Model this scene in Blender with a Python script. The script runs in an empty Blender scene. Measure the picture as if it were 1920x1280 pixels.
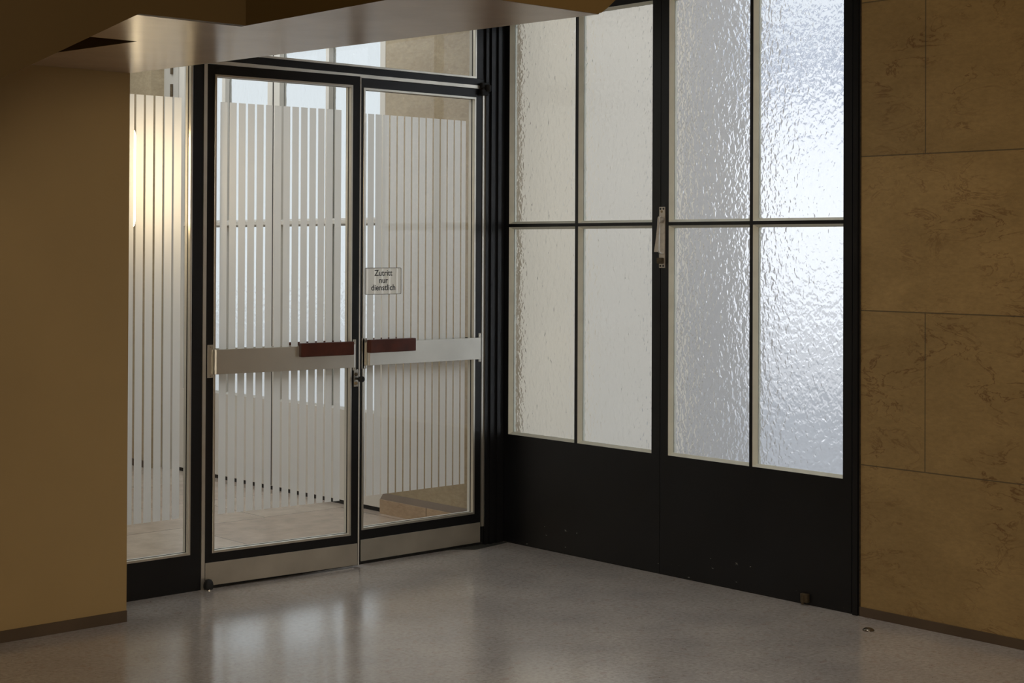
import bpy, math, random
from mathutils import Vector, Matrix
random.seed(4)
R = math.radians
scn = bpy.context.scene
COL = scn.collection

# ------------------------------------------------------------------ materials
def mat(name):
    m = bpy.data.materials.new(name); m.use_nodes = True
    nt = m.node_tree; nt.nodes.clear()
    out = nt.nodes.new('ShaderNodeOutputMaterial')
    return m, nt, out
def node(nt, t, **kw):
    n = nt.nodes.new(t)
    for k, v in kw.items():
        if k in n.inputs: n.inputs[k].default_value = v
        else: setattr(n, k, v)
    return n
def rgb(c): return (c[0], c[1], c[2], 1.0)
def ramp(nt, stops, src, interp='LINEAR'):
    r = nt.nodes.new('ShaderNodeValToRGB'); r.color_ramp.interpolation = interp
    e = r.color_ramp.elements
    while len(e) < len(stops): e.new(0.5)
    for el, (p, c) in zip(e, stops): el.position = p; el.color = rgb(c) if len(c) == 3 else c
    nt.links.new(src, r.inputs['Fac']); return r
def math_n(nt, op, a, b=None, c=None):
    n = nt.nodes.new('ShaderNodeMath'); n.operation = op
    for i, v in enumerate((a, b, c)):
        if v is None: continue
        if isinstance(v, (int, float)): n.inputs[i].default_value = v
        else: nt.links.new(v, n.inputs[i])
    return n.outputs[0]
def mixc(nt, f, a, b, typ='MIX'):
    n = nt.nodes.new('ShaderNodeMix'); n.data_type = 'RGBA'; n.blend_type = typ
    for i, v in ((0, f), (6, a), (7, b)):
        if isinstance(v, (int, float)): n.inputs[i].default_value = v
        elif isinstance(v, tuple): n.inputs[i].default_value = rgb(v)
        else: nt.links.new(v, n.inputs[i])
    return n.outputs[2]
def paint(name, c, rough=.5, metal=0., var=.06, scale=6., bump=0., bscale=120., coat=0., spec=.5):
    m, nt, out = mat(name)
    tc = node(nt, 'ShaderNodeTexCoord')
    nz = node(nt, 'ShaderNodeTexNoise', Scale=scale, Detail=5.); nt.links.new(tc.outputs['Object'], nz.inputs['Vector'])
    lo = tuple(x * (1 - var) for x in c); hi = tuple(min(1, x * (1 + var)) for x in c)
    rp = ramp(nt, [(.3, lo), (.7, hi)], nz.outputs['Fac'])
    p = node(nt, 'ShaderNodeBsdfPrincipled', Roughness=rough, Metallic=metal)
    p.inputs['Coat Weight'].default_value = coat; p.inputs['Specular IOR Level'].default_value = spec
    nt.links.new(rp.outputs[0], p.inputs['Base Color'])
    if bump:
        n2 = node(nt, 'ShaderNodeTexNoise', Scale=bscale, Detail=3.); nt.links.new(tc.outputs['Object'], n2.inputs['Vector'])
        b = node(nt, 'ShaderNodeBump', Strength=bump, Distance=.003); nt.links.new(n2.outputs['Fac'], b.inputs['Height'])
        nt.links.new(b.outputs[0], p.inputs['Normal'])
    nt.links.new(p.outputs[0], out.inputs[0]); return m

M = {}
M['plaster'] = paint('tan_plaster', (.34, .232, .095), .62, var=.05, scale=2.2, bump=.12, bscale=90)
M['beam_shaded'] = paint('shaded_brown_paint', (.075, .042, .006), .55, var=.05, scale=2)  # shade on the landing faces is put into this brown
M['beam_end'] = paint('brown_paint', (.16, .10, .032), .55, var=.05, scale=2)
M['black'] = paint('black_lacquer', (.0055, .0058, .0066), .38, var=.15, scale=4, bump=.05, bscale=60, spec=.35)
M['deep_black'] = paint('black_rubber', (.006, .006, .006), .7, var=.2)
M['alu'] = paint('brushed_aluminium', (.66, .63, .55), .34, .85, var=.07, scale=9)
M['alu_kick'] = paint('dull_aluminium_plate', (.50, .47, .40), .42, .75, var=.12, scale=5, bump=.05, bscale=40)
M['alu_light'] = paint('pale_aluminium', (.72, .71, .66), .42, .35, var=.06, scale=9)
M['bar'] = paint('satin_steel_bar', (.62, .60, .53), .36, .8, var=.05, scale=6)
M['mahogany'] = paint('mahogany_wood', (.07, .016, .006), .5, var=.35, scale=14, coat=.08, spec=.3)
M['cream'] = paint('cream_paint', (.66, .66, .56), .5, var=.07, scale=12)
M['white_door'] = paint('white_door_paint', (.74, .71, .66), .5, var=.04, scale=2)
M['white_bead'] = paint('grey_white_paint', (.55, .53, .49), .5, var=.04, scale=8)
M['base'] = paint('brown_linoleum_skirting', (.085, .058, .036), .42, var=.12, scale=5)
def sticker():
    m, nt, out = mat('translucent_white_sticker')
    tl = node(nt, 'ShaderNodeBsdfTranslucent', Color=(.97, .95, .91, 1)); p = node(nt, 'ShaderNodeBsdfPrincipled', Roughness=.4); p.inputs['Base Color'].default_value = (.88, .85, .8, 1)
    mx = node(nt, 'ShaderNodeMixShader'); mx.inputs[0].default_value = .1
    nt.links.new(tl.outputs[0], mx.inputs[1]); nt.links.new(p.outputs[0], mx.inputs[2]); nt.links.new(mx.outputs[0], out.inputs[0]); return m
M['sign'] = sticker()
M['ink'] = paint('black_ink', (.006, .006, .006), .5, var=0)
M['sign_edge'] = paint('grey_edge', (.12, .12, .115), .5, var=0)
M['brass'] = paint('worn_brass', (.28, .21, .12), .45, .7, var=.3, scale=40)
M['handle'] = paint('worn_nickel', (.55, .50, .43), .38, .55, var=.12, scale=60)
M['dark_brass'] = paint('dark_brass', (.10, .075, .045), .5, .6, var=.3, scale=80)
M['chrome'] = paint('dull_chrome', (.5, .48, .42), .25, .9, var=.1)
M['dark_chrome'] = paint('tarnished_chrome', (.22, .19, .15), .25, .9, var=.2)
M['rear_bead'] = paint('matt_pale_bead', (.58, .57, .53), .75, var=.05, spec=.2)
M['mat'] = paint('dark_floor_plate', (.035, .037, .033), .6, var=.25, scale=20)
M['ceil'] = paint('ceiling_paint', (.42, .33, .2), .8, var=.03)
M['vceil'] = paint('vestibule_white_paint', (.8, .78, .74), .8, var=.03)
M['vwall'] = paint('vestibule_wall_paint', (.66, .62, .56), .8, var=.03)
M['porch'] = paint('cream_render', (.93, .85, .70), .85, var=.03, scale=1.2)
M['facade'] = paint('pale_facade_render', (.68, .70, .74), .85, var=.03, scale=.5)
M['roof'] = paint('grey_roof_sheet', (.33, .36, .43), .7, var=.1, scale=1)
M['paving'] = paint('grey_paving', (.50, .50, .51), .8, var=.08, scale=3)

# soffit: satin painted underside that mirrors the bright glass softly
M['soffit'] = paint('satin_soffit_paint', (.46, .335, .23), .25, var=.08, scale=5, bump=.10, bscale=55, spec=.6)

def floor_mat():
    m, nt, out = mat('polished_speckled_floor')
    tc = node(nt, 'ShaderNodeTexCoord')
    n1 = node(nt, 'ShaderNodeTexNoise', Scale=55., Detail=6., Roughness=.65); nt.links.new(tc.outputs['Object'], n1.inputs['Vector'])
    n2 = node(nt, 'ShaderNodeTexNoise', Scale=3., Detail=4.); nt.links.new(tc.outputs['Object'], n2.inputs['Vector'])
    n3 = node(nt, 'ShaderNodeTexNoise', Scale=22., Detail=2.); nt.links.new(tc.outputs['Object'], n3.inputs['Vector'])
    v = node(nt, 'ShaderNodeTexVoronoi', Scale=70.); nt.links.new(tc.outputs['Object'], v.inputs['Vector'])
    c = ramp(nt, [(.25, (.36, .335, .31)), (.5, (.52, .49, .46)), (.75, (.64, .61, .575))], n1.outputs['Fac']).outputs[0]
    big = ramp(nt, [(.3, (.84, .84, .86)), (.7, (1.06, 1.05, 1.03))], n2.outputs['Fac']).outputs[0]
    c = mixc(nt, 1., c, big, 'MULTIPLY')
    pink = ramp(nt, [(.58, (0, 0, 0)), (.72, (1, 1, 1))], n3.outputs['Fac']).outputs[0]
    c = mixc(nt, math_n(nt, 'MULTIPLY', pink, .35), c, (.40, .27, .24))
    fl = math_n(nt, 'LESS_THAN', v.outputs['Distance'], .16)
    sel = math_n(nt, 'GREATER_THAN', n3.outputs['Fac'], .56)
    c = mixc(nt, math_n(nt, 'MULTIPLY', math_n(nt, 'MULTIPLY', fl, sel), .6), c, (.10, .09, .085))
    p = node(nt, 'ShaderNodeBsdfPrincipled', IOR=1.75)
    p.inputs['Coat Weight'].default_value = .5; p.inputs['Coat Roughness'].default_value = .16
    nt.links.new(c, p.inputs['Base Color'])
    rr = node(nt, 'ShaderNodeMapRange'); rr.inputs['To Min'].default_value = .15; rr.inputs['To Max'].default_value = .25
    nt.links.new(n2.outputs['Fac'], rr.inputs['Value']); nt.links.new(rr.outputs[0], p.inputs['Roughness'])
    b = node(nt, 'ShaderNodeBump', Strength=.05, Distance=.002); nt.links.new(n1.outputs['Fac'], b.inputs['Height'])
    nt.links.new(b.outputs[0], p.inputs['Normal'])
    nt.links.new(p.outputs[0], out.inputs[0]); return m
M['floor'] = floor_mat()

def stone_mat(name, base, dark, vein, brick=None, strength=1.):
    m, nt, out = mat(name)
    geo = node(nt, 'ShaderNodeNewGeometry')
    pos = geo.outputs['Position']
    mp = node(nt, 'ShaderNodeMapping'); mp.inputs['Scale'].default_value = (1, 1, 2.3); nt.links.new(pos, mp.inputs['Vector'])
    cl = node(nt, 'ShaderNodeTexNoise', Scale=2.2, Detail=6., Roughness=.6, Distortion=.5); nt.links.new(mp.outputs[0], cl.inputs['Vector'])
    fi = node(nt, 'ShaderNodeTexNoise', Scale=28., Detail=5., Roughness=.7); nt.links.new(mp.outputs[0], fi.inputs['Vector'])
    rg = node(nt, 'ShaderNodeTexNoise', Scale=4.2, Detail=7., Roughness=.62, Distortion=1.1); nt.links.new(mp.outputs[0], rg.inputs['Vector'])
    pt = node(nt, 'ShaderNodeTexNoise', Scale=3.1, Detail=2.); nt.links.new(pos, pt.inputs['Vector'])
    c = ramp(nt, [(.3, dark), (.68, base)], cl.outputs['Fac']).outputs[0]
    g = ramp(nt, [(.3, (.84, .84, .82)), (.7, (1.1, 1.1, 1.1))], fi.outputs['Fac']).outputs[0]
    c = mixc(nt, 1., c, g, 'MULTIPLY')
    d = math_n(nt, 'ABSOLUTE', math_n(nt, 'SUBTRACT', rg.outputs['Fac'], .5))
    ve = math_n(nt, 'LESS_THAN', d, .012)
    vs = ramp(nt, [(0., (1, 1, 1)), (.022, (0, 0, 0))], d).outputs[0]
    msk = ramp(nt, [(.44, (0, 0, 0)), (.6, (1, 1, 1))], pt.outputs['Fac']).outputs[0]
    f = math_n(nt, 'MULTIPLY', math_n(nt, 'MULTIPLY', vs, msk), .75 * strength)
    c = mixc(nt, f, c, vein)
    bumpsrc = fi.outputs['Fac']
    if brick:
        w, h, y0, z0 = brick
        sp = node(nt, 'ShaderNodeSeparateXYZ'); nt.links.new(pos, sp.inputs[0])
        cb = node(nt, 'ShaderNodeCombineXYZ')
        nt.links.new(math_n(nt, 'ADD', sp.outputs['Y'], y0), cb.inputs['X']); nt.links.new(math_n(nt, 'ADD', sp.outputs['Z'], z0), cb.inputs['Y'])
        bk = node(nt, 'ShaderNodeTexBrick'); bk.offset = .5; bk.offset_frequency = 2
        bk.inputs['Scale'].default_value = 1.; bk.inputs['Brick Width'].default_value = w; bk.inputs['Row Height'].default_value = h
        bk.inputs['Mortar Size'].default_value = .0028; bk.inputs['Mortar Smooth'].default_value = .1
        bk.inputs['Color1'].default_value = (.9, .9, .9, 1); bk.inputs['Color2'].default_value = (1.06, 1.05, 1.04, 1); bk.inputs['Mortar'].default_value = (1, 1, 1, 1)
        nt.links.new(cb.outputs[0], bk.inputs['Vector'])
        c = mixc(nt, 1., c, bk.outputs['Color'], 'MULTIPLY')
        c = mixc(nt, math_n(nt, 'MULTIPLY', bk.outputs['Fac'], .75), c, (.05, .04, .025))
    p = node(nt, 'ShaderNodeBsdfPrincipled', Roughness=.5)
    nt.links.new(c, p.inputs['Base Color'])
    b = node(nt, 'ShaderNodeBump', Strength=.08, Distance=.002); nt.links.new(bumpsrc, b.inputs['Height']); nt.links.new(b.outputs[0], p.inputs['Normal'])
    nt.links.new(p.outputs[0], out.inputs[0]); return m
M['stone'] = stone_mat('veined_limestone_slabs', (.355, .238, .096), (.27, .178, .068), (.105, .036, .008), (1.3, .6735, 2.667, .013))
M['pier_stone'] = stone_mat('plain_limestone', (.46, .38, .26), (.38, .30, .195), (.3, .2, .12), None, .4)
M['plinth'] = stone_mat('pink_limestone', (.50, .37, .25), (.42, .30, .20), (.25, .15, .09), None, .6)

def tile_mat():
    m, nt, out = mat('beige_stone_tiles')
    geo = node(nt, 'ShaderNodeNewGeometry')
    n1 = node(nt, 'ShaderNodeTexNoise', Scale=7., Detail=6., Roughness=.65); nt.links.new(geo.outputs['Position'], n1.inputs['Vector'])
    bk = node(nt, 'ShaderNodeTexBrick'); bk.offset = .5; bk.offset_frequency = 2
    bk.inputs['Scale'].default_value = 1.; bk.inputs['Brick Width'].default_value = 1.1; bk.inputs['Row Height'].default_value = .75
    bk.inputs['Mortar Size'].default_value = .004
    bk.inputs['Color1'].default_value = (.46, .38, .32, 1); bk.inputs['Color2'].default_value = (.56, .49, .42, 1); bk.inputs['Mortar'].default_value = (.2, .16, .13, 1)
    nt.links.new(geo.outputs['Position'], bk.inputs['Vector'])
    g = ramp(nt, [(.3, (.8, .8, .8)), (.7, (1.12, 1.1, 1.08))], n1.outputs['Fac']).outputs[0]
    c = mixc(nt, 1., bk.outputs['Color'], g, 'MULTIPLY')
    p = node(nt, 'ShaderNodeBsdfPrincipled', Roughness=.2); nt.links.new(c, p.inputs['Base Color'])
    nt.links.new(p.outputs[0], out.inputs[0]); return m
M['tile'] = tile_mat()

def black_chipped():
    m, nt, out = mat('black_lacquer_with_chips')
    tc = node(nt, 'ShaderNodeTexCoord')
    mp = node(nt, 'ShaderNodeMapping'); mp.inputs['Scale'].default_value = (1, 1, 2.6); nt.links.new(tc.outputs['Object'], mp.inputs['Vector'])
    nz = node(nt, 'ShaderNodeTexNoise', Scale=17., Detail=3., Roughness=.6); nt.links.new(mp.outputs[0], nz.inputs['Vector'])
    big = node(nt, 'ShaderNodeTexNoise', Scale=2.5, Detail=5.); nt.links.new(tc.outputs['Object'], big.inputs['Vector'])
    sp = node(nt, 'ShaderNodeSeparateXYZ'); nt.links.new(tc.outputs['Object'], sp.inputs[0])
    low = math_n(nt, 'MULTIPLY', math_n(nt, 'LESS_THAN', sp.outputs['Z'], .13), math_n(nt, 'GREATER_THAN', sp.outputs['Z'], .012))
    chip = math_n(nt, 'MULTIPLY', math_n(nt, 'GREATER_THAN', nz.outputs['Fac'], .69), low)
    base = ramp(nt, [(.3, (.0045, .0048, .0055)), (.7, (.0085, .009, .0105))], big.outputs['Fac']).outputs[0]
    c = mixc(nt, chip, base, (.30, .29, .26))
    p = node(nt, 'ShaderNodeBsdfPrincipled', Roughness=.4); p.inputs['Specular IOR Level'].default_value = .35
    nt.links.new(c, p.inputs['Base Color'])
    n2 = node(nt, 'ShaderNodeTexNoise', Scale=14., Detail=3.); nt.links.new(tc.outputs['Object'], n2.inputs['Vector'])
    b = node(nt, 'ShaderNodeBump', Strength=.05, Distance=.004); nt.links.new(n2.outputs['Fac'], b.inputs['Height']); nt.links.new(b.outputs[0], p.inputs['Normal'])
    nt.links.new(p.outputs[0], out.inputs[0]); return m
M['black_door'] = black_chipped()

def clear_glass():
    m, nt, out = mat('clear_glass_sheet')
    lw = node(nt, 'ShaderNodeFresnel', IOR=1.5)
    t = node(nt, 'ShaderNodeBsdfTransparent', Color=(.93, .95, .94, 1)); g = node(nt, 'ShaderNodeBsdfGlossy', Roughness=.01, Color=(1, 1, 1, 1))
    mx = node(nt, 'ShaderNodeMixShader')
    nt.links.new(lw.outputs[0], mx.inputs[0]); nt.links.new(t.outputs[0], mx.inputs[1]); nt.links.new(g.outputs[0], mx.inputs[2])
    nt.links.new(mx.outputs[0], out.inputs[0]); return m
M['glass'] = clear_glass()

def film_mat(name, x0, pitch, gap):
    # frosted film cut into vertical bands; clear slits of width `gap` centred on x0 + k*pitch
    m, nt, out = mat(name)
    tc = node(nt, 'ShaderNodeTexCoord'); sp = node(nt, 'ShaderNodeSeparateXYZ'); nt.links.new(tc.outputs['Object'], sp.inputs[0])
    k = math_n(nt, 'DIVIDE', math_n(nt, 'SUBTRACT', sp.outputs['X'], x0), pitch)
    fr = math_n(nt, 'ABSOLUTE', math_n(nt, 'SUBTRACT', k, math_n(nt, 'ROUND', k)))
    slit = math_n(nt, 'LESS_THAN', fr, gap / pitch / 2)
    nz = node(nt, 'ShaderNodeTexNoise', Scale=3., Detail=3.); nt.links.new(tc.outputs['Object'], nz.inputs['Vector'])
    cc = ramp(nt, [(.3, (.87, .87, .86)), (.7, (.91, .91, .905))], nz.outputs['Fac']).outputs[0]
    tl = node(nt, 'ShaderNodeBsdfTranslucent'); nt.links.new(cc, tl.inputs['Color'])
    df = node(nt, 'ShaderNodeBsdfDiffuse', Color=(.58, .585, .59, 1))
    m1 = node(nt, 'ShaderNodeMixShader'); m1.inputs[0].default_value = .26
    nt.links.new(tl.outputs[0], m1.inputs[1]); nt.links.new(df.outputs[0], m1.inputs[2])
    tr = node(nt, 'ShaderNodeBsdfTransparent')
    m2 = node(nt, 'ShaderNodeMixShader'); nt.links.new(slit, m2.inputs[0]); nt.links.new(m1.outputs[0], m2.inputs[1]); nt.links.new(tr.outputs[0], m2.inputs[2])
    nt.links.new(m2.outputs[0], out.inputs[0]); return m

def rippled_glass(name, strength, scale, tint=(.96, .97, .98)):
    m, nt, out = mat(name)
    tc = node(nt, 'ShaderNodeTexCoord')
    mp = node(nt, 'ShaderNodeMapping'); mp.inputs['Scale'].default_value = (1., 9., .72); nt.links.new(tc.outputs['Object'], mp.inputs['Vector'])
    n1 = node(nt, 'ShaderNodeTexNoise', Scale=scale, Detail=1.2, Roughness=.45, Distortion=.6); nt.links.new(mp.outputs[0], n1.inputs['Vector'])
    n2 = node(nt, 'ShaderNodeTexNoise', Scale=scale * .3, Detail=1.); nt.links.new(mp.outputs[0], n2.inputs['Vector'])
    v = node(nt, 'ShaderNodeTexVoronoi', Scale=scale * .62); v.feature = 'SMOOTH_F1'; v.inputs['Smoothness'].default_value = .9
    wr = nt.nodes.new('ShaderNodeVectorMath'); wr.operation = 'MULTIPLY_ADD'; wr.inputs[1].default_value = (.02, .0, .02)
    nt.links.new(n1.outputs['Color'], wr.inputs[0]); nt.links.new(mp.outputs[0], wr.inputs[2]); nt.links.new(wr.outputs[0], v.inputs['Vector'])
    h = math_n(nt, 'ADD', math_n(nt, 'MULTIPLY', n1.outputs['Fac'], .9), math_n(nt, 'ADD', math_n(nt, 'MULTIPLY', n2.outputs['Fac'], .3), math_n(nt, 'MULTIPLY', v.outputs['Distance'], .3)))
    b = node(nt, 'ShaderNodeBump', Strength=1., Distance=strength); nt.links.new(h, b.inputs['Height'])
    g = node(nt, 'ShaderNodeBsdfGlass', IOR=1.45, Roughness=.11, Color=rgb(tint)); nt.links.new(b.outputs[0], g.inputs['Normal'])
    nt.links.new(g.outputs[0], out.inputs[0]); return m
M['ripple'] = rippled_glass('hammered_glass', .0031, 46.)
M['ripple_v'] = rippled_glass('hammered_glass_vestibule', .0014, 34., (.97, .98, .98))

def emit(name, c, s):
    m, nt, out = mat(name); e = node(nt, 'ShaderNodeEmission', Color=rgb(c), Strength=s); nt.links.new(e.outputs[0], out.inputs[0]); return m
M['lamp'] = emit('glowing_lamp_glass', (1., .76, .46), 12.)

# ------------------------------------------------------------------ geometry helpers
class MB:
    def __init__(s): s.v = []; s.f = []
    def _add(s, vs, fs):
        o = len(s.v); s.v += [tuple(p) for p in vs]; s.f += [tuple(i + o for i in f) for f in fs]; return s
    def box(s, x0, x1, y0, y1, z0, z1):
        v = [(x, y, z) for z in (z0, z1) for y in (y0, y1) for x in (x0, x1)]
        return s._add(v, [(0, 2, 3, 1), (4, 5, 7, 6), (0, 1, 5, 4), (2, 6, 7, 3), (0, 4, 6, 2), (1, 3, 7, 5)])
    def ring(s, o, i, y0, y1, iy1=None):
        """rectangular frame in the x-z plane: outer rect o, inner rect i = (x0,x1,z0,z1), from y0 to y1; i may be set back (chamfer)"""
        def q(r, y): return [(r[0], y, r[2]), (r[1], y, r[2]), (r[1], y, r[3]), (r[0], y, r[3])]
        fy = y0 if iy1 is None else iy1
        v = q(o, y0) + q(i, fy) + q(i, y1) + q(o, y1)
        f = []
        for k in range(4):
            n = (k + 1) % 4
            for a in range(4):
                b = (a + 1) % 4
                f.append((a * 4 + k, a * 4 + n, b * 4 + n, b * 4 + k))
        return s._add(v, f)
    def prism(s, poly, a0, a1, axis='y', top=None):
        n = len(poly); top = top or poly
        def P(p, a): return (p[0], a, p[1]) if axis == 'y' else ((a, p[0], p[1]) if axis == 'x' else (p[0], p[1], a))
        v = [P(p, a0) for p in poly] + [P(p, a1) for p in top]
        f = [tuple(range(n))[::-1], tuple(range(n, 2 * n))]
        f += [(k, (k + 1) % n, n + (k + 1) % n, n + k) for k in range(n)]
        return s._add(v, f)
    def lattice(s, us, zs, opens, y0, y1):
        """solid board with openings: us, zs cut lines; opens = set of (i, j) open cells"""
        nu, nz = len(us), len(zs); idx = {}
        vs = []; fs = []
        def vid(i, j, k):
            key = (i, j, k)
            if key not in idx: idx[key] = len(vs); vs.append((us[i], y0 if k == 0 else y1, zs[j]))
            return idx[key]
        solid = lambda i, j: 0 <= i < nu - 1 and 0 <= j < nz - 1 and (i, j) not in opens
        for i in range(nu - 1):
            for j in range(nz - 1):
                if not solid(i, j): continue
                fs.append((vid(i, j, 0), vid(i + 1, j, 0), vid(i + 1, j + 1, 0), vid(i, j + 1, 0)))
                fs.append((vid(i, j, 1), vid(i, j + 1, 1), vid(i + 1, j + 1, 1), vid(i + 1, j, 1)))
                if not solid(i - 1, j): fs.append((vid(i, j, 0), vid(i, j + 1, 0), vid(i, j + 1, 1), vid(i, j, 1)))
                if not solid(i + 1, j): fs.append((vid(i + 1, j, 0), vid(i + 1, j, 1), vid(i + 1, j + 1, 1), vid(i + 1, j + 1, 0)))
                if not solid(i, j - 1): fs.append((vid(i, j, 0), vid(i, j, 1), vid(i + 1, j, 1), vid(i + 1, j, 0)))
                if not solid(i, j + 1): fs.append((vid(i, j + 1, 0), vid(i + 1, j + 1, 0), vid(i + 1, j + 1, 1), vid(i, j + 1, 1)))
        return s._add(vs, fs)
    def lathe(s, prof, c=(0, 0, 0), axis='z', n=28):
        vs = []; fs = []; m = len(prof)
        for k in range(n):
            a = 2 * math.pi * k / n
            for r, h in prof:
                p = (r * math.cos(a), r * math.sin(a), h)
                if axis == 'y': p = (p[0], p[2], p[1])
                if axis == 'x': p = (p[2], p[0], p[1])
                vs.append((p[0] + c[0], p[1] + c[1], p[2] + c[2]))
        for k in range(n):
            k2 = (k + 1) % n
            for j in range(m - 1): fs.append((k * m + j, k2 * m + j, k2 * m + j + 1, k * m + j + 1))
        fs.append(tuple(k * m for k in range(n))[::-1]); fs.append(tuple(k * m + m - 1 for k in range(n)))
        return s._add(vs, fs)
    def sweep(s, path, w, t, side):
        """flat strip of widths w (list) and thickness t along path, `side` = width direction"""
        side = Vector(side).normalized(); n = len(path); vs = []; fs = []
        for i, p in enumerate(path):
            p = Vector(p); d = (Vector(path[min(i + 1, n - 1)]) - Vector(path[max(i - 1, 0)])).normalized()
            nn = d.cross(side).normalized()
            for a, b in ((-1, -1), (1, -1), (1, 1), (-1, 1)): vs.append(p + side * (a * w[i] / 2) + nn * (b * t / 2))
        for i in range(n - 1):
            for k in range(4): fs.append((i * 4 + k, i * 4 + (k + 1) % 4, (i + 1) * 4 + (k + 1) % 4, (i + 1) * 4 + k))
        fs.append((3, 2, 1, 0)); e = (n - 1) * 4; fs.append((e, e + 1, e + 2, e + 3))
        return s._add(vs, fs)
    def build(s, name, m, parent=None, bevel=0., smooth=False, seg=2):
        me = bpy.data.meshes.new(name); me.from_pydata(s.v, [], s.f); me.validate()
        import bmesh
        bm = bmesh.new(); bm.from_mesh(me); bmesh.ops.recalc_face_normals(bm, faces=bm.faces); bm.to_mesh(me); bm.free()
        me.materials.append(m)
        o = bpy.data.objects.new(name, me); COL.objects.link(o)
        if parent: o.parent = parent
        if smooth:
            for p in me.polygons: p.use_smooth = True
        if bevel:
            b = o.modifiers.new('bevel', 'BEVEL'); b.width = bevel; b.segments = seg; b.limit_method = 'ANGLE'; b.angle_limit = R(40)
        return o
def box(name, m, parent, *a, bevel=0.): return MB().box(*a).build(name, m, parent, bevel)
def tag(o, label=None, cat=None, kind=None, group=None):
    if label: o['label'] = label
    if cat: o['category'] = cat
    if kind: o['kind'] = kind
    if group: o['group'] = group
    return o
def empty(name, loc, rz=0., **kw):
    o = bpy.data.objects.new(name, None); COL.objects.link(o); o.location = loc; o.rotation_euler = (0, 0, rz); o.empty_display_size = .1
    return tag(o, **kw)
def S(o, label, cat): return tag(o, label, cat, 'structure')

# ================================================================== shell of the hall
ZS = 2.342                      # underside of the landing
S(box('floor', M['floor'], None, -10, 0.055, -10, 0.0, -.08, 0), 'polished grey speckled hall floor reflecting the glass doors', 'floor')
S(box('ceiling', M['ceil'], None, -10.3, .3, -10.3, 5.2, 4.4, 4.7), 'hall ceiling above the stair landing', 'ceiling')
S(box('wall_back', M['plaster'], None, -10, .2, -10.2, -10, 0, 4.4), 'tan plaster hall wall behind the viewer', 'wall')
S(box('wall_side', M['plaster'], None, -10.2, -10, -10.2, 5.2, 0, 4.4), 'tan plaster hall wall on the far side', 'wall')
S(box('wall_left', M['plaster'], None, -10, -2.458, -.335, -.0, 0, 4.4), 'tan plaster wall left of the glazed entrance', 'wall')
S(MB().box(-10, -2.4575, -.341, -.3345, 0, .048).build('baseboard_left', M['base'], None, .001), 'dark brown skirting along the foot of the tan plaster wall', 'baseboard')
S(box('wall_right', M['stone'], None, 0, .2, -10, -2.339, 0, 4.4), 'veined tan limestone slab wall right of the black doors', 'wall')
S(MB().box(-.006, .0, -10, -2.339, 0, .041).build('baseboard_right', M['base'], None, .001), 'dark brown skirting along the foot of the limestone wall', 'baseboard')
S(box('wall_front', M['plaster'], None, 0, .2, -2.339, 0.03, 3.05, 4.4), 'wall above the black double doors', 'wall')

# landing overhead: satin underside, near faces with shade in their colour, sloping right flank
low = [(-2.458, -.336), (-2.228, -2.93), (-2.9, -2.93), (-2.9, -1.9), (-5.0, -1.9), (-5.0, -1.307), (-2.962, -1.307), (-3.02, -.8), (-3.075, -.336)]
# the shaded fascia body above the underside (with the stair well notch left open)
body = [(-2.458, -.337), (-2.232, -2.931), (-2.9, -2.931), (-2.9, -1.901), (-5.0, -1.901), (-5.0, -1.307), (-2.962, -1.307), (-3.02, -.8), (-3.075, -.337)]
top = list(body); top[0] = (-2.0, -.337); top[1] = (-1.80, -2.931)
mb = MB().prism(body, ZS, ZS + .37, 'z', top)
bo_ = S(mb.build('beam', M['beam_shaded'], None), 'stair landing above the entrance with satin tan underside and shaded fascia', 'beam')
bo_.data.materials.append(M['soffit'])
for pf in bo_.data.polygons:
    if pf.normal.z < -.9: pf.material_index = 1
up = [(-2.0, -.337), (-1.80, -2.931), (-2.9, -2.931), (-2.9, -1.901), (-5.0, -1.901), (-5.0, -.337)]
S(MB().prism(up, ZS + .37, 3.6, 'z').build('beam', M['beam_shaded'], None), 'shaded slab of the stair landing above its fascia', 'beam')
endp = [(-2.905, 2.3421), (-2.244, 2.3421), (-2.222, 2.348), (-2.198, 2.364), (-2.150, 2.402), (-1.9, 2.62), (-1.9, 3.3), (-2.905, 3.3)]
S(MB().prism(endp, -2.936, -2.9, 'y').build('beam', M['beam_end'], None), 'brown end face of the stair landing with a sloping right corner', 'beam')
S(MB().prism([(-3.298, ZS), (-2.88, ZS + .001), (-2.88, 4.4), (-5.6, 4.4), (-5.6, 1.125)], -1.93, -1.895, 'y').build('beam', M['beam_shaded'], None), 'shaded brown stair flank sloping down towards the left', 'beam')

# ================================================================== glazed entrance: plane y = 0
fr = empty('trim_1', (0, 0, 0)); S(fr, 'black metal frame with aluminium edge strips around the glass doors', 'door frame')
ZT = 3.05
# black members (one lattice): sidelight | mullion | door opening | right post ; header between doors and transom
us = [-2.458, -2.40, -1.949, -1.892, -.163, -.1625, -.02]
mbf = MB().lattice([-2.458, -2.40, -1.951, -1.892, -.148, -.02], [0.0, .17, 2.476, 2.512, 2.97, ZT],
                   {(1, 1), (1, 2), (1, 3), (3, 0), (3, 1), (3, 3)}, 0.0, .055)
mbf.build('frame', M['black'], fr, .0015)
# right margin of the transom, black
box('transom_stile', M['black'], fr, -.207, -.1485, .001, .054, 2.5125, 2.97)
MB().prism([(-.146, .0), (-.146, -.012), (-.128, -.012), (-.128, -.004), (-.110, -.004), (-.110, -.016), (-.088, -.016), (-.088, -.006), (-.062, -.006), (-.062, -.018), (-.040, -.018), (-.040, -.004), (-.004, -.004), (-.004, .03), (-.146, .03)], 0, ZT, 'z').build('corner_post', M['black'], fr)
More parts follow.
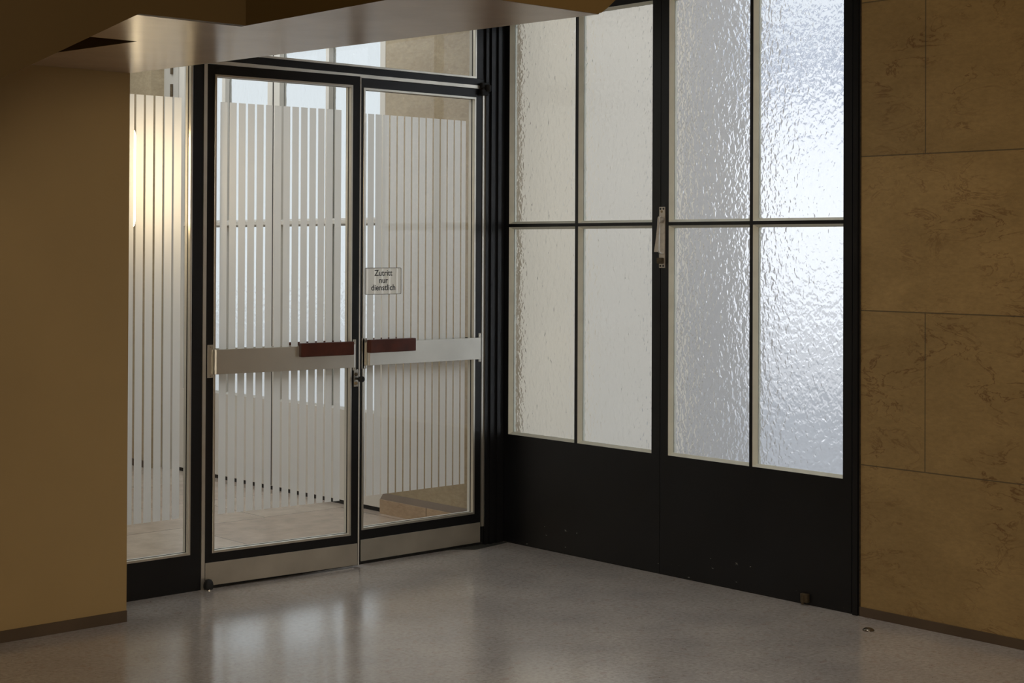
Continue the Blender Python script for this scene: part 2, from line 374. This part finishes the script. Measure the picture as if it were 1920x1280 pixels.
# aluminium reveal strip on three sides of the door opening
a = MB()
a._add([(-1.892, -.004, 0), (-1.874, -.004, 0), (-1.874, .05, 0), (-1.892, .05, 0),
        (-1.892, -.004, 2.476), (-1.874, -.004, 2.459), (-1.874, .05, 2.459), (-1.892, .05, 2.476),
        (-.146, -.004, 2.476), (-.163, -.004, 2.459), (-.163, .05, 2.459), (-.146, .05, 2.476),
        (-.146, -.004, 0.1), (-.163, -.004, 0.1), (-.163, .05, 0.1), (-.146, .05, 0.1)],
       [(0, 1, 2, 3), (12, 15, 14, 13)] + [(b + k, b + (k + 1) % 4, b + 4 + (k + 1) % 4, b + 4 + k) for b in (0, 4, 8) for k in range(4)])
a.build('edge_strip', M['alu'], fr)

box('added_gap_strip', M['deep_black'], fr, -1.873, -.147, .002, .054, 0, .0125)  # added strip, keeps the gap under the glass leaves dark
def glazed(parent, rect, yg=.02, zt=None, face=.011, depth=.019, m='alu', film=None, inset_top=True):
    """aluminium bead ring (front), gasket, glass pane, rear bead; rect = outer bead rect (x0,x1,z0,z1) on the frame face"""
    x0, x1, z0, z1 = rect; f = face
    inn = (x0 + f, x1 - f, z0 + f, z1 - f)
    MB().ring(rect, inn, -.004, yg - .003).build('glazing_bead', M[m], parent, .001)
    MB().ring((x0 + .002, x1 - .002, z0 + .002, z1 - .002), (x0 + f + .001, x1 - f - .001, z0 + f + .001, z1 - f - .001), yg - .0028, yg + .0028).build('gasket', M['deep_black'], parent)
    MB().ring(rect, inn, yg + .003, yg + .026).build('glazing_bead', M['rear_bead'], parent, .001)
    g = MB()._add([(x0 + .004, yg, z0 + .004), (x1 - .004, yg, z0 + .004), (x1 - .004, yg, z1 - .004), (x0 + .004, yg, z1 - .004)], [(0, 1, 2, 3)])
    g.build('glass_pane', M['glass'], parent)
    if film:
        fx0, fx1, fz0, fz1, g0, pitch, gap = film
        fm = film_mat('frosted_striped_film', g0, pitch, gap)
        q = MB()._add([(fx0, yg + .0012, fz0), (fx1, yg + .0012, fz0), (fx1, yg + .0012, fz1), (fx0, yg + .0012, fz1)], [(0, 1, 2, 3)])
        tag(q.build('privacy_film', fm, parent), 'frosted white film with clear vertical slits')

w1 = empty('window_1', (0, 0, 0)); S(w1, 'narrow fixed glass sidelight with striped film beside the tan wall', 'window')
glazed(w1, (-2.41, -1.951, .171, 2.90), film=(-2.40, -1.997, .342, 2.2915, -2.236, .0488, .0105))
w2 = empty('window_2', (0, 0, 0)); S(w2, 'clear glass transom pane above the glass doors', 'window')
glazed(w2, (-1.89, -.207, 2.512, 2.968))

# ---- door leaves
def glass_leaf(name, loc, rz, W, rect, kick, film, label, handle_u, bar_u, flip):
    d = empty(name, loc, rz); S(d, label, 'door')
    x0, x1, z0, z1 = rect; zt = 2.457
    MB().lattice([0, x0 + .001, x1 - .001, W], [.0135, z0 + .001, z1 - .001, zt], {(1, 1)}, 0, .044).build('leaf_frame', M['black'], d, .001)
    glazed(d, rect, film=film)
    kp = MB().box(.003 if flip else .006, W - .004, -.004, -.0005, .016, kick)
    kp.build('kick_plate', M['alu_kick'], d, .0008)
    # push bars on both faces: flat bar bent back at its ends, each with wooden grip
    b0, b1 = bar_u; zb0, zb1 = 1.003, 1.119
    def bar(ysign, name_):
        yf = -.026 if ysign < 0 else .044 + .026
        yb = -.001 if ysign < 0 else .045
        t = .004 * ysign
        o = yf; i_ = yf - t
        r = .012
        s = 1 if ysign > 0 else -1
        pts = [(b0, yb), (b0, o - s * r), (b0 + r * .3, o - s * r * .3), (b0 + r, o), (b1 - r, o), (b1 - r * .3, o - s * r * .3), (b1, o - s * r), (b1, yb),
               (b1 - .004, yb), (b1 - .004, o - s * r), (b1 - r * .3 - .003, o - s * (r * .3 + .003)), (b1 - r, i_), (b0 + r, i_), (b0 + r * .3 + .003, o - s * (r * .3 + .003)), (b0 + .004, o - s * r), (b0 + .004, yb)]
        bo = MB().prism(pts, zb0, zb1, 'z').build('push_bar', M['bar'], d, .0008)
        for e0, e1 in ((b0 - .024, b0 + .006), (b1 - .006, b1 + .012)):
            pl = MB().box(e0, e1, min(yb, yb + .003 * s), max(yb, yb + .003 * s), zb0 - .016, zb1 + .022).build('mounting_plate', M['alu_kick'], bo, .0008)
            if ysign < 0:
                for zz in (zb0 - .008, zb1 + .012):
                    MB().lathe([(.0001, 0), (.0035, 0), (.0035, .002), (.0001, .0028)][::1], ((e0 + e1) / 2, yb - .0035, zz), 'y', 10).build('screw', M['chrome'], bo)
        h0, h1 = handle_u
        ya, yb2 = (o - .024, o - .001) if ysign < 0 else (o + .001, o + .022)
        MB().box(h0, h1, ya, yb2 + (.010 if ysign < 0 else 0), 1.068, 1.134).build('grip', M['mahogany'], bo, .004, seg=3)['label'] = 'dark red wooden grip'
        return bo
    bar(-1, 'front'); bar(1, 'rear')
    return d

LL = glass_leaf('door_1', (-1.874, -.002, 0), R(-4), .846, (.0385, .803, .166, 2.411), .123,
                (.0792, .752, .341, 2.285, .0740, .04875, .0115),
                'left glass door leaf with striped film, standing slightly open', (.487, .789), (.031, .815), True)
RL = glass_leaf('door_2', (-.974, .0, 0), 0, .809, (.011, .764, .172, 2.411), .1235,
                (.022, .712, .337, 2.282, .052, .0482, .0088),
                'right glass door leaf carrying the white notice', (.026, .321), (.030, .794), False)
# aluminium edge on the closing side of the left leaf
box('edge_strip', M['alu_light'], LL, .8462, .8530, -.001, .044, .0135, 2.457)
# lock on the left leaf
lk = MB().box(.816, .841, -.004, -.0005, .905, .990).build('lock_plate', M['chrome'], LL, .0015)
MB().lathe([(.0001, -.006), (.006, -.006), (.0085, -.004), (.0085, 0), (.0001, 0)], (.8285, -.004, .967), 'y', 20).build('lock_cylinder', M['dark_brass'], lk, smooth=False)
MB().lathe([(.0001, -.006), (.006, -.006), (.0085, -.004), (.0085, 0), (.0001, 0)], (.8285, -.004, .922), 'y', 20).build('lock_cylinder', M['brass'], lk)
MB().lathe([(.0001, -.050), (.010, -.050), (.015, -.047), (.015, -.032), (.011, -.029), (.006, -.027), (.006, 0), (.0001, 0)], (.835, -.004, .945), 'y', 24).build('lock_knob', M['deep_black'], lk)
# lower pivot of the left leaf and upper pivot of the right leaf
pv = MB().lathe([(.0001, .004), (.020, .004), (.023, .012), (.023, .024), (.021, .036), (.014, .047), (.0001, .051)], (.012, -.018, 0), 'z', 24).build('pivot_hinge', M['deep_black'], LL, smooth=True)
MB().lathe([(.0001, .0005), (.016, .0005), (.016, .0045), (.0001, .0045)], (.014, -.02, 0), 'z', 24).build('pivot_foot', M['chrome'], pv)
ph = MB().box(.782, .838, -.030, -.002, 2.424, 2.458).build('pivot_hinge', M['deep_black'], RL, .006)
MB().lathe([(.0001, -.018), (.014, -.018), (.018, -.012), (.018, .016), (.0001, .018)], (.826, -.028, 2.462), 'z', 20).build('pivot_pin', M['deep_black'], ph)
MB().box(.786, .842, -.026, -.002, 2.4595, 2.492).build('pivot_arm', M['deep_black'], ph, .006)

# ---- the notice
sg = empty('notice_sign', (-.974 + .1555, .0172, 1.4285), label='white notice plate with three lines of black lettering on the right glass door', cat='sign')
def rrect(w, h, r, n=6):
    p = []
    for cx, cz, a0 in ((w - r, h - r, 0), (-w + r, h - r, 90), (-w + r, -h + r, 180), (w - r, -h + r, 270)):
        for k in range(n + 1):
            a = R(a0 + 90 * k / n); p.append((cx + r * math.cos(a), cz + r * math.sin(a)))
    return p
def outline(w, h, r, t, y0, y1):
    a, b = rrect(w, h, r), rrect(w - t, h - t, r - t); n = len(a); q = MB()
    v = [(p[0], y, p[1]) for y in (y0, y1) for l in (a, b) for p in l]; fs = []
    for k in range(n):
        m_ = (k + 1) % n
        fs += [(k, m_, n + m_, n + k), (2 * n + k, 3 * n + k, 3 * n + m_, 2 * n + m_), (k, 2 * n + k, 2 * n + m_, m_), (n + k, n + m_, 3 * n + m_, 3 * n + k)]
    return q._add(v, fs)
outline(.1165, .0685, .007, .0022, -.0022, -.0002).build('border', M['sign_edge'], sg)
MB()._add([(p[0], -.0012, p[1]) for p in rrect(.1155, .0675, .006)], [tuple(range(28))]).build('plate', M['sign'], sg)
cu = bpy.data.curves.new('lettering', 'FONT'); cu.body = 'Zutritt\nnur\ndienstlich'; cu.align_x = 'CENTER'; cu.align_y = 'CENTER'
cu.size = .0425; cu.space_line = .88; cu.extrude = .0004; cu.offset = .00045; cu.space_character = 1.0; cu.materials.append(M['ink'])
tmp = bpy.data.objects.new('lettering_curve', cu); COL.objects.link(tmp)
me_ = bpy.data.meshes.new_from_object(tmp.evaluated_get(bpy.context.evaluated_depsgraph_get())); bpy.data.objects.remove(tmp)
me_.name = 'lettering'
to = bpy.data.objects.new('lettering', me_); COL.objects.link(to); to.parent = sg; to.rotation_euler = (R(90), 0, 0); to.location = (0, -.0022, .003); to.scale = (.98, 1, 1)

# ================================================================== black double doors: plane x = 0
def timber_leaf(name, loc, W, cols, rows, zt, paintm, beadm, glassm, label, zbot=.006, bead=.012, depth=.026, thick=.05):
    d = empty(name, loc, R(-90)); S(d, label, 'door')
    us = [0]; 
    for c in cols: us += list(c)
    us.append(W); zs = [zbot]
    for r_ in rows: zs += list(r_)
    zs.append(zt)
    op = {(2 * i + 1, 2 * j + 1) for i in range(len(cols)) for j in range(len(rows))}
    MB().lattice(us, zs, op, 0, thick).build('leaf_frame', M[paintm], d, .0012)
    for (c0, c1) in cols:
        for (r0, r1) in rows:
            o = (c0, c1, r0, r1); i = (c0 + bead, c1 - bead, r0 + bead * 1.05, r1 - bead * 1.05)
            MB().ring(o, i, .0015, depth + .002, depth).build('glazing_bead', M[beadm], d)
            MB().ring(o, (c0 + .01, c1 - .01, r0 + .01, r1 - .01), depth + .011, thick).build('glazing_bead', M[beadm], d)
            MB().box(c0 + .002, c1 - .002, depth + .003, depth + .009, r0 + .002, r1 - .002).build('glass_pane', M[glassm], d)
    return d
rowsB = [(.588, 1.7145), (1.7315, 2.833)]
jt = empty('trim_2', (0, 0, 0)); S(jt, 'black door frame around the black double doors', 'door frame')
mbj = MB()
mbj.prism([(-.012, -2.332), (-.012, -2.306), (.003, -2.306), (.003, -2.296), (.06, -2.296), (.06, -2.339), (-.002, -2.339), (-.002, -2.332)], 0, ZT, 'z')
mbj.build('jamb', M['black'], jt, .001)
box('jamb', M['black'], jt, .0, .06, -.0025, .06, 0, ZT)
box('head', M['black'], jt, .0, .06, -2.296, -.0025, 2.955, ZT)
box('added_gap_strip', M['deep_black'], jt, .003, .06, -2.296, -.003, 0, .0058)  # added strip, stops light leaking under the black leaves
box('edge_bead', M['dark_brass'], jt, -.004, .0, -2.3425, -2.3385, 0, ZT)
BL = timber_leaf('door_3', (0, -.003, 0), 1.1505, [(.034, .548), (.570, 1.094)], rowsB, 2.952, 'black_door', 'cream', 'ripple',
                 'left leaf of the black double doors with four rippled panes')
BR = timber_leaf('door_4', (0, -1.1565, 0), 1.1375, [(.0505, .5595), (.5785, 1.0895)], rowsB, 2.952, 'black_door', 'cream', 'ripple',
                 'right leaf of the black double doors, with the long handle plate')
# espagnolette handle on the right leaf (local x = along leaf from the seam, -y = towards the hall)
hp = MB().box(-.008, .031, -.005, .0, 1.506, 1.806).build('handle_plate', M['handle'], BR, .0015)
for sx in (.002, .021):
    for sz in (1.797, 1.516):
        MB().lathe([(.0001, -.0012), (.0052, -.0012), (.0052, 0), (.0001, 0)], (sx, -.005, sz), 'y', 12).build('screw_hole', M['deep_black'], hp)
MB().lathe([(.0001, -.002), (.006, -.002), (.006, 0), (.0001, 0)], (.010, -.005, 1.783), 'y', 14).build('rivet', M['brass'], hp)
MB().lathe([(.0001, -.022), (.013, -.022), (.015, -.018), (.015, 0), (.0001, 0)], (.014, -.005, 1.742), 'y', 20).build('lever_boss', M['handle'], hp, .001)
lever = [(.018, -.020, 1.752), (.024, -.034, 1.759), (.026, -.044, 1.752), (.0265, -.0465, 1.735), (.025, -.0465, 1.70), (.021, -.0465, 1.66), (.0165, -.047, 1.62), (.0115, -.047, 1.584)]
MB().sweep(lever, [.013, .013, .012, .012, .014, .017, .021, .025], .005, (1, 0, 0)).build('lever', M['handle'], hp, .001)
MB().sweep([(.0285, -.043, 1.72), (.027, -.041, 1.68), (.025, -.040, 1.63), (.0235, -.040, 1.592), (.0225, -.034, 1.582), (.021, -.020, 1.577), (.019, -.005, 1.577)], [.006, .006, .006, .007, .009, .011, .012], .007, (1, 0, 0)).build('lever_hook', M['alu_light'], hp, .001)
MB().box(-.010, .026, -.022, -.004, 1.526, 1.556).build('latch_block', M['dark_brass'], hp, .004)
# small foot bolt at the bottom of the right leaf
fb = MB().box(.872, .912, -.020, -.0005, .012, .052).build('foot_bolt', M['dark_brass'], BR, .003)
MB().box(.880, .894, -.024, -.019, .004, .045)  .build('bolt_rod', M['dark_brass'], fb, .002)

# things on the hall floor
ds = MB().lathe([(.0001, 0), (.024, 0), (.025, .002), (.022, .006), (.016, .0095), (.008, .0115), (.0001, .012)], (-.195, -2.521, 0), 'z', 28).build('floor_stop', M['dark_chrome'], None, smooth=True)
tag(ds, 'small domed metal door stop on the floor before the limestone wall', 'door stop')
fp = MB().prism([(-.40, .0), (-.325, -.040), (-.285, -.080), (-.255, -.085), (-.05, -.050), (-.012, -.045), (-.012, -.0205), (-.15, -.0205), (-.15, .0)], .0, .003, 'z').build('floor_plate', M['mat'], None)
tag(fp, 'flat dark plate on the floor in the corner beside the glass doors', 'floor plate')

# ================================================================== vestibule behind the glass: y > 0
S(box('floor', M['tile'], None, -4.5, .25, 0.0, 5.2, -.08, 0), 'beige stone tile floor of the vestibule behind the glass', 'floor')
S(box('ceiling', M['vceil'], None, -2.45, .3, .056, 5.2, 3.6, 3.75), 'white vestibule ceiling', 'ceiling')
S(box('wall_vestibule_left', M['vwall'], None, -2.45, -2.30, .056, 5.2, 0, 3.6), 'vestibule side wall carrying the lamp', 'wall')
S(box('wall_vestibule_back', M['vwall'], None, -2.30, .3, 5.0, 5.2, 0, 3.6), 'rear vestibule wall', 'wall')
S(box('wall_header', M['vceil'], None, -2.458, .0, -.0, .1, ZT, 4.4), 'wall above the glazed entrance', 'wall')
pr = S(MB().box(.080, .18, .061, 1.172, 0, 3.6).build('wall_pier', M['pier_stone'], None), 'tan stone pier beside the white vestibule doors', 'wall')
MB().prism([(.080, 0), (.050, 0), (.050, .085), (.080, .085)], .061, 1.171, 'y').build('plinth', M['plinth'], pr, .001)
tag(MB().prism([(.080, .0852), (.053, .0852), (.060, .095), (.080, .120)], .061, 1.171, 'y').build('ledge', paint('shaded_stone_ledge', (.17, .125, .09), .6), pr), 'sloping ledge with shade in its colour')  # ledge colour darkened to carry the shading of its slope
box('plinth_joint', M['base'], pr, .0492, .0505, .725, .729, .0, .086)
p2 = S(MB().box(-.03, .30, 3.80, 5.0, 0, 3.6).build('wall_far_pier', M['pier_stone'], None), 'tan stone wall beyond the white vestibule doors', 'wall')
box('skirting', M['base'], p2, -.036, -.0302, 3.80, 5.0, 0, .05)
vt = empty('trim_3', (0, 0, 0)); S(vt, 'white frame of the vestibule doors', 'door frame')
box('jamb', M['white_bead'], vt, .075, .16, 3.60, 3.80, 0, 3.6)
box('head', M['white_bead'], vt, .085, .16, 1.173, 3.60, 3.253, 3.6)
box('added_gap_strip', M['deep_black'], vt, .086, .16, 1.173, 3.60, 0.0, .027)  # black strip stands for the shaded gap under the white leaves
rowsV = [(.590, 1.748), (1.772, 3.14)]
VL = timber_leaf('door_5', (.08, 3.597, 0), 1.208, [(.075, .576), (.617, 1.141)], rowsV, 3.25, 'white_door', 'white_bead', 'ripple_v',
                 'left leaf of the white vestibule doors seen behind the striped glass', zbot=.026)
VR = timber_leaf('door_6', (.08, 2.383, 0), 1.2085, [(.070, .589), (.624, 1.156)], rowsV, 3.25, 'white_door', 'white_bead', 'ripple_v',
                 'right leaf of the white vestibule doors, beside the stone pier', zbot=.026)
box('seam_gap_shade', M['deep_black'], VL, 1.2045, 1.2155, -.0015, -.0002, .03, 3.24)  # black strip painted in for the shaded gap between the leaves
for zc in (2.727, 2.89):
    MB().lathe([(.0001, -.045), (.011, -.045), (.011, .045), (.0001, .045)], (-.083, -.012, zc), 'z', 14).build('hinge', M['dark_brass'], VL)

# wall lamp in the vestibule: glowing tube on a bracket
wl = empty('wall_lamp', (-2.298, .26, 1.92), label='glowing warm tube lamp behind the sidelight, at the edge of the tan wall', cat='lamp')
MB().box(0, .012, -.045, .045, -.16, .16).build('back_plate', M['alu'], wl, .003)
MB().box(  .012, .150, -.012, .012, -.01, .01).build('bracket', M['alu'], wl, .002)
MB().lathe([(.0001, -.23), (.024, -.23), (.034, -.222), (.038, -.20), (.038, .20), (.034, .222), (.024, .23), (.0001, .23)], (.155, 0, 0), 'z', 28).build('lamp_tube', M['lamp'], wl, smooth=True)

# ================================================================== outside
S(box('ground', M['paving'], None, .25, 60, -30, 30, -.15, -.01), 'paved forecourt outside', 'ground')
M['porch_grey'] = paint('light_grey_render', (.90, .85, .75), .85, var=.03); M['porch_dark'] = paint('mid_grey_render', (.60, .585, .57), .85, var=.04)
S(box('wall_porch', M['porch'], None, .18, .66, .062, 1.10, -.01, 4.4), 'cream porch wall outside the black doors', 'wall')
S(box('wall_porch', M['porch_grey'], None, .66, 1.52, .085, 1.10, -.01, 4.4), 'light grey porch wall outside the black doors', 'wall')
S(box('wall_porch', M['porch_dark'], None, 1.52, 2.2, .05, 1.10, -.01, 4.4), 'grey porch pillar outside the black doors', 'wall')
fa = S(box('wall_facade', M['facade'], None, 26, 27, -30, 30, -.01, 5.9), 'pale building front across the forecourt', 'wall')
box('eaves', M['roof'], fa, 25.6, 27.4, -30, 30, 5.9, 6.9)

# ================================================================== light
w = bpy.data.worlds.new('sky'); scn.world = w; w.use_nodes = True
bg = w.node_tree.nodes['Background']; bg.inputs['Color'].default_value = (.89, .94, 1., 1); bg.inputs['Strength'].default_value = 1.05
def light(name, typ, loc, rot, energy, color, **kw):
    l = bpy.data.lights.new(name, typ); l.energy = energy; l.color = color
    for k, v in kw.items(): setattr(l, k, v)
    o = bpy.data.objects.new(name, l); COL.objects.link(o); o.location = loc; o.rotation_euler = rot; return o
light('sun', 'SUN', (-20, 0, 20), (0, R(-60), 0), 2.7, (1, .97, .92), angle=.02)
def aim(o, t):
    d = Vector(t) - o.location; o.rotation_euler = d.to_track_quat('-Z', 'Y').to_euler()
k = light('hall_lamp', 'AREA', (-6.5, -9.0, 2.6), (0, 0, 0), 170., (1., .87, .70), shape='RECTANGLE', size=3., size_y=1.2); aim(k, (-1.5, -.5, 1.0))
c = light('vestibule_fill', 'AREA', (-1.1, 2.4, 3.5), (0, 0, 0), 46., (.93, .97, 1.), shape='RECTANGLE', size=1.8, size_y=3.2)  # added unseen fill light, lifts the vestibule

pl = light('porch_fill', 'AREA', (1.6, -3.2, 4.0), (0, 0, 0), 13., (1., .95, .87), shape='RECTANGLE', size=1.6, size_y=1.); aim(pl, (.9, .06, 1.6))  # added unseen light, brightens the porch wall behind the panes
hl = light('hall_floor_fill', 'AREA', (-1.5, -2.0, 4.3), (0, 0, 0), 9., (1., .98, .95), shape='DISK', size=1.2, spread=R(85))  # added unseen overhead light, brightens the hall floor

# ================================================================== camera (fitted to the photograph's vanishing points)
yaw, pitch, roll = .735471, .010421, .00427
f = Vector((math.sin(yaw) * math.cos(pitch), math.cos(yaw) * math.cos(pitch), math.sin(pitch)))
r = Vector((math.cos(yaw), -math.sin(yaw), 0)); u = r.cross(f)
r2 = r * math.cos(roll) + u * math.sin(roll); u2 = u * math.cos(roll) - r * math.sin(roll)
cam = bpy.data.cameras.new('camera'); co = bpy.data.objects.new('camera', cam); COL.objects.link(co)
mw = Matrix.Identity(4)
for i in range(3): mw[i][0] = r2[i]; mw[i][1] = u2[i]; mw[i][2] = -f[i]
mw[0][3], mw[1][3], mw[2][3] = -5.819256, -6.490454, 1.6
co.matrix_world = mw
cam.sensor_width = 36; cam.lens = 2987.97 / 1920 * 36; cam.shift_x = (960 - 959.25) / 1920; cam.shift_y = -(640 - 433.92) / 1920
cam.clip_start = .05; cam.clip_end = 200
scn.camera = co

scn.view_settings.view_transform = 'Standard'; scn.view_settings.look = 'None'; scn.view_settings.exposure = 0
cy = scn.cycles
cy.max_bounces = 14; cy.diffuse_bounces = 6; cy.glossy_bounces = 6; cy.transmission_bounces = 12; cy.transparent_max_bounces = 24
cy.use_denoising = True; cy.blur_glossy = .6; cy.sample_clamp_indirect = 6.
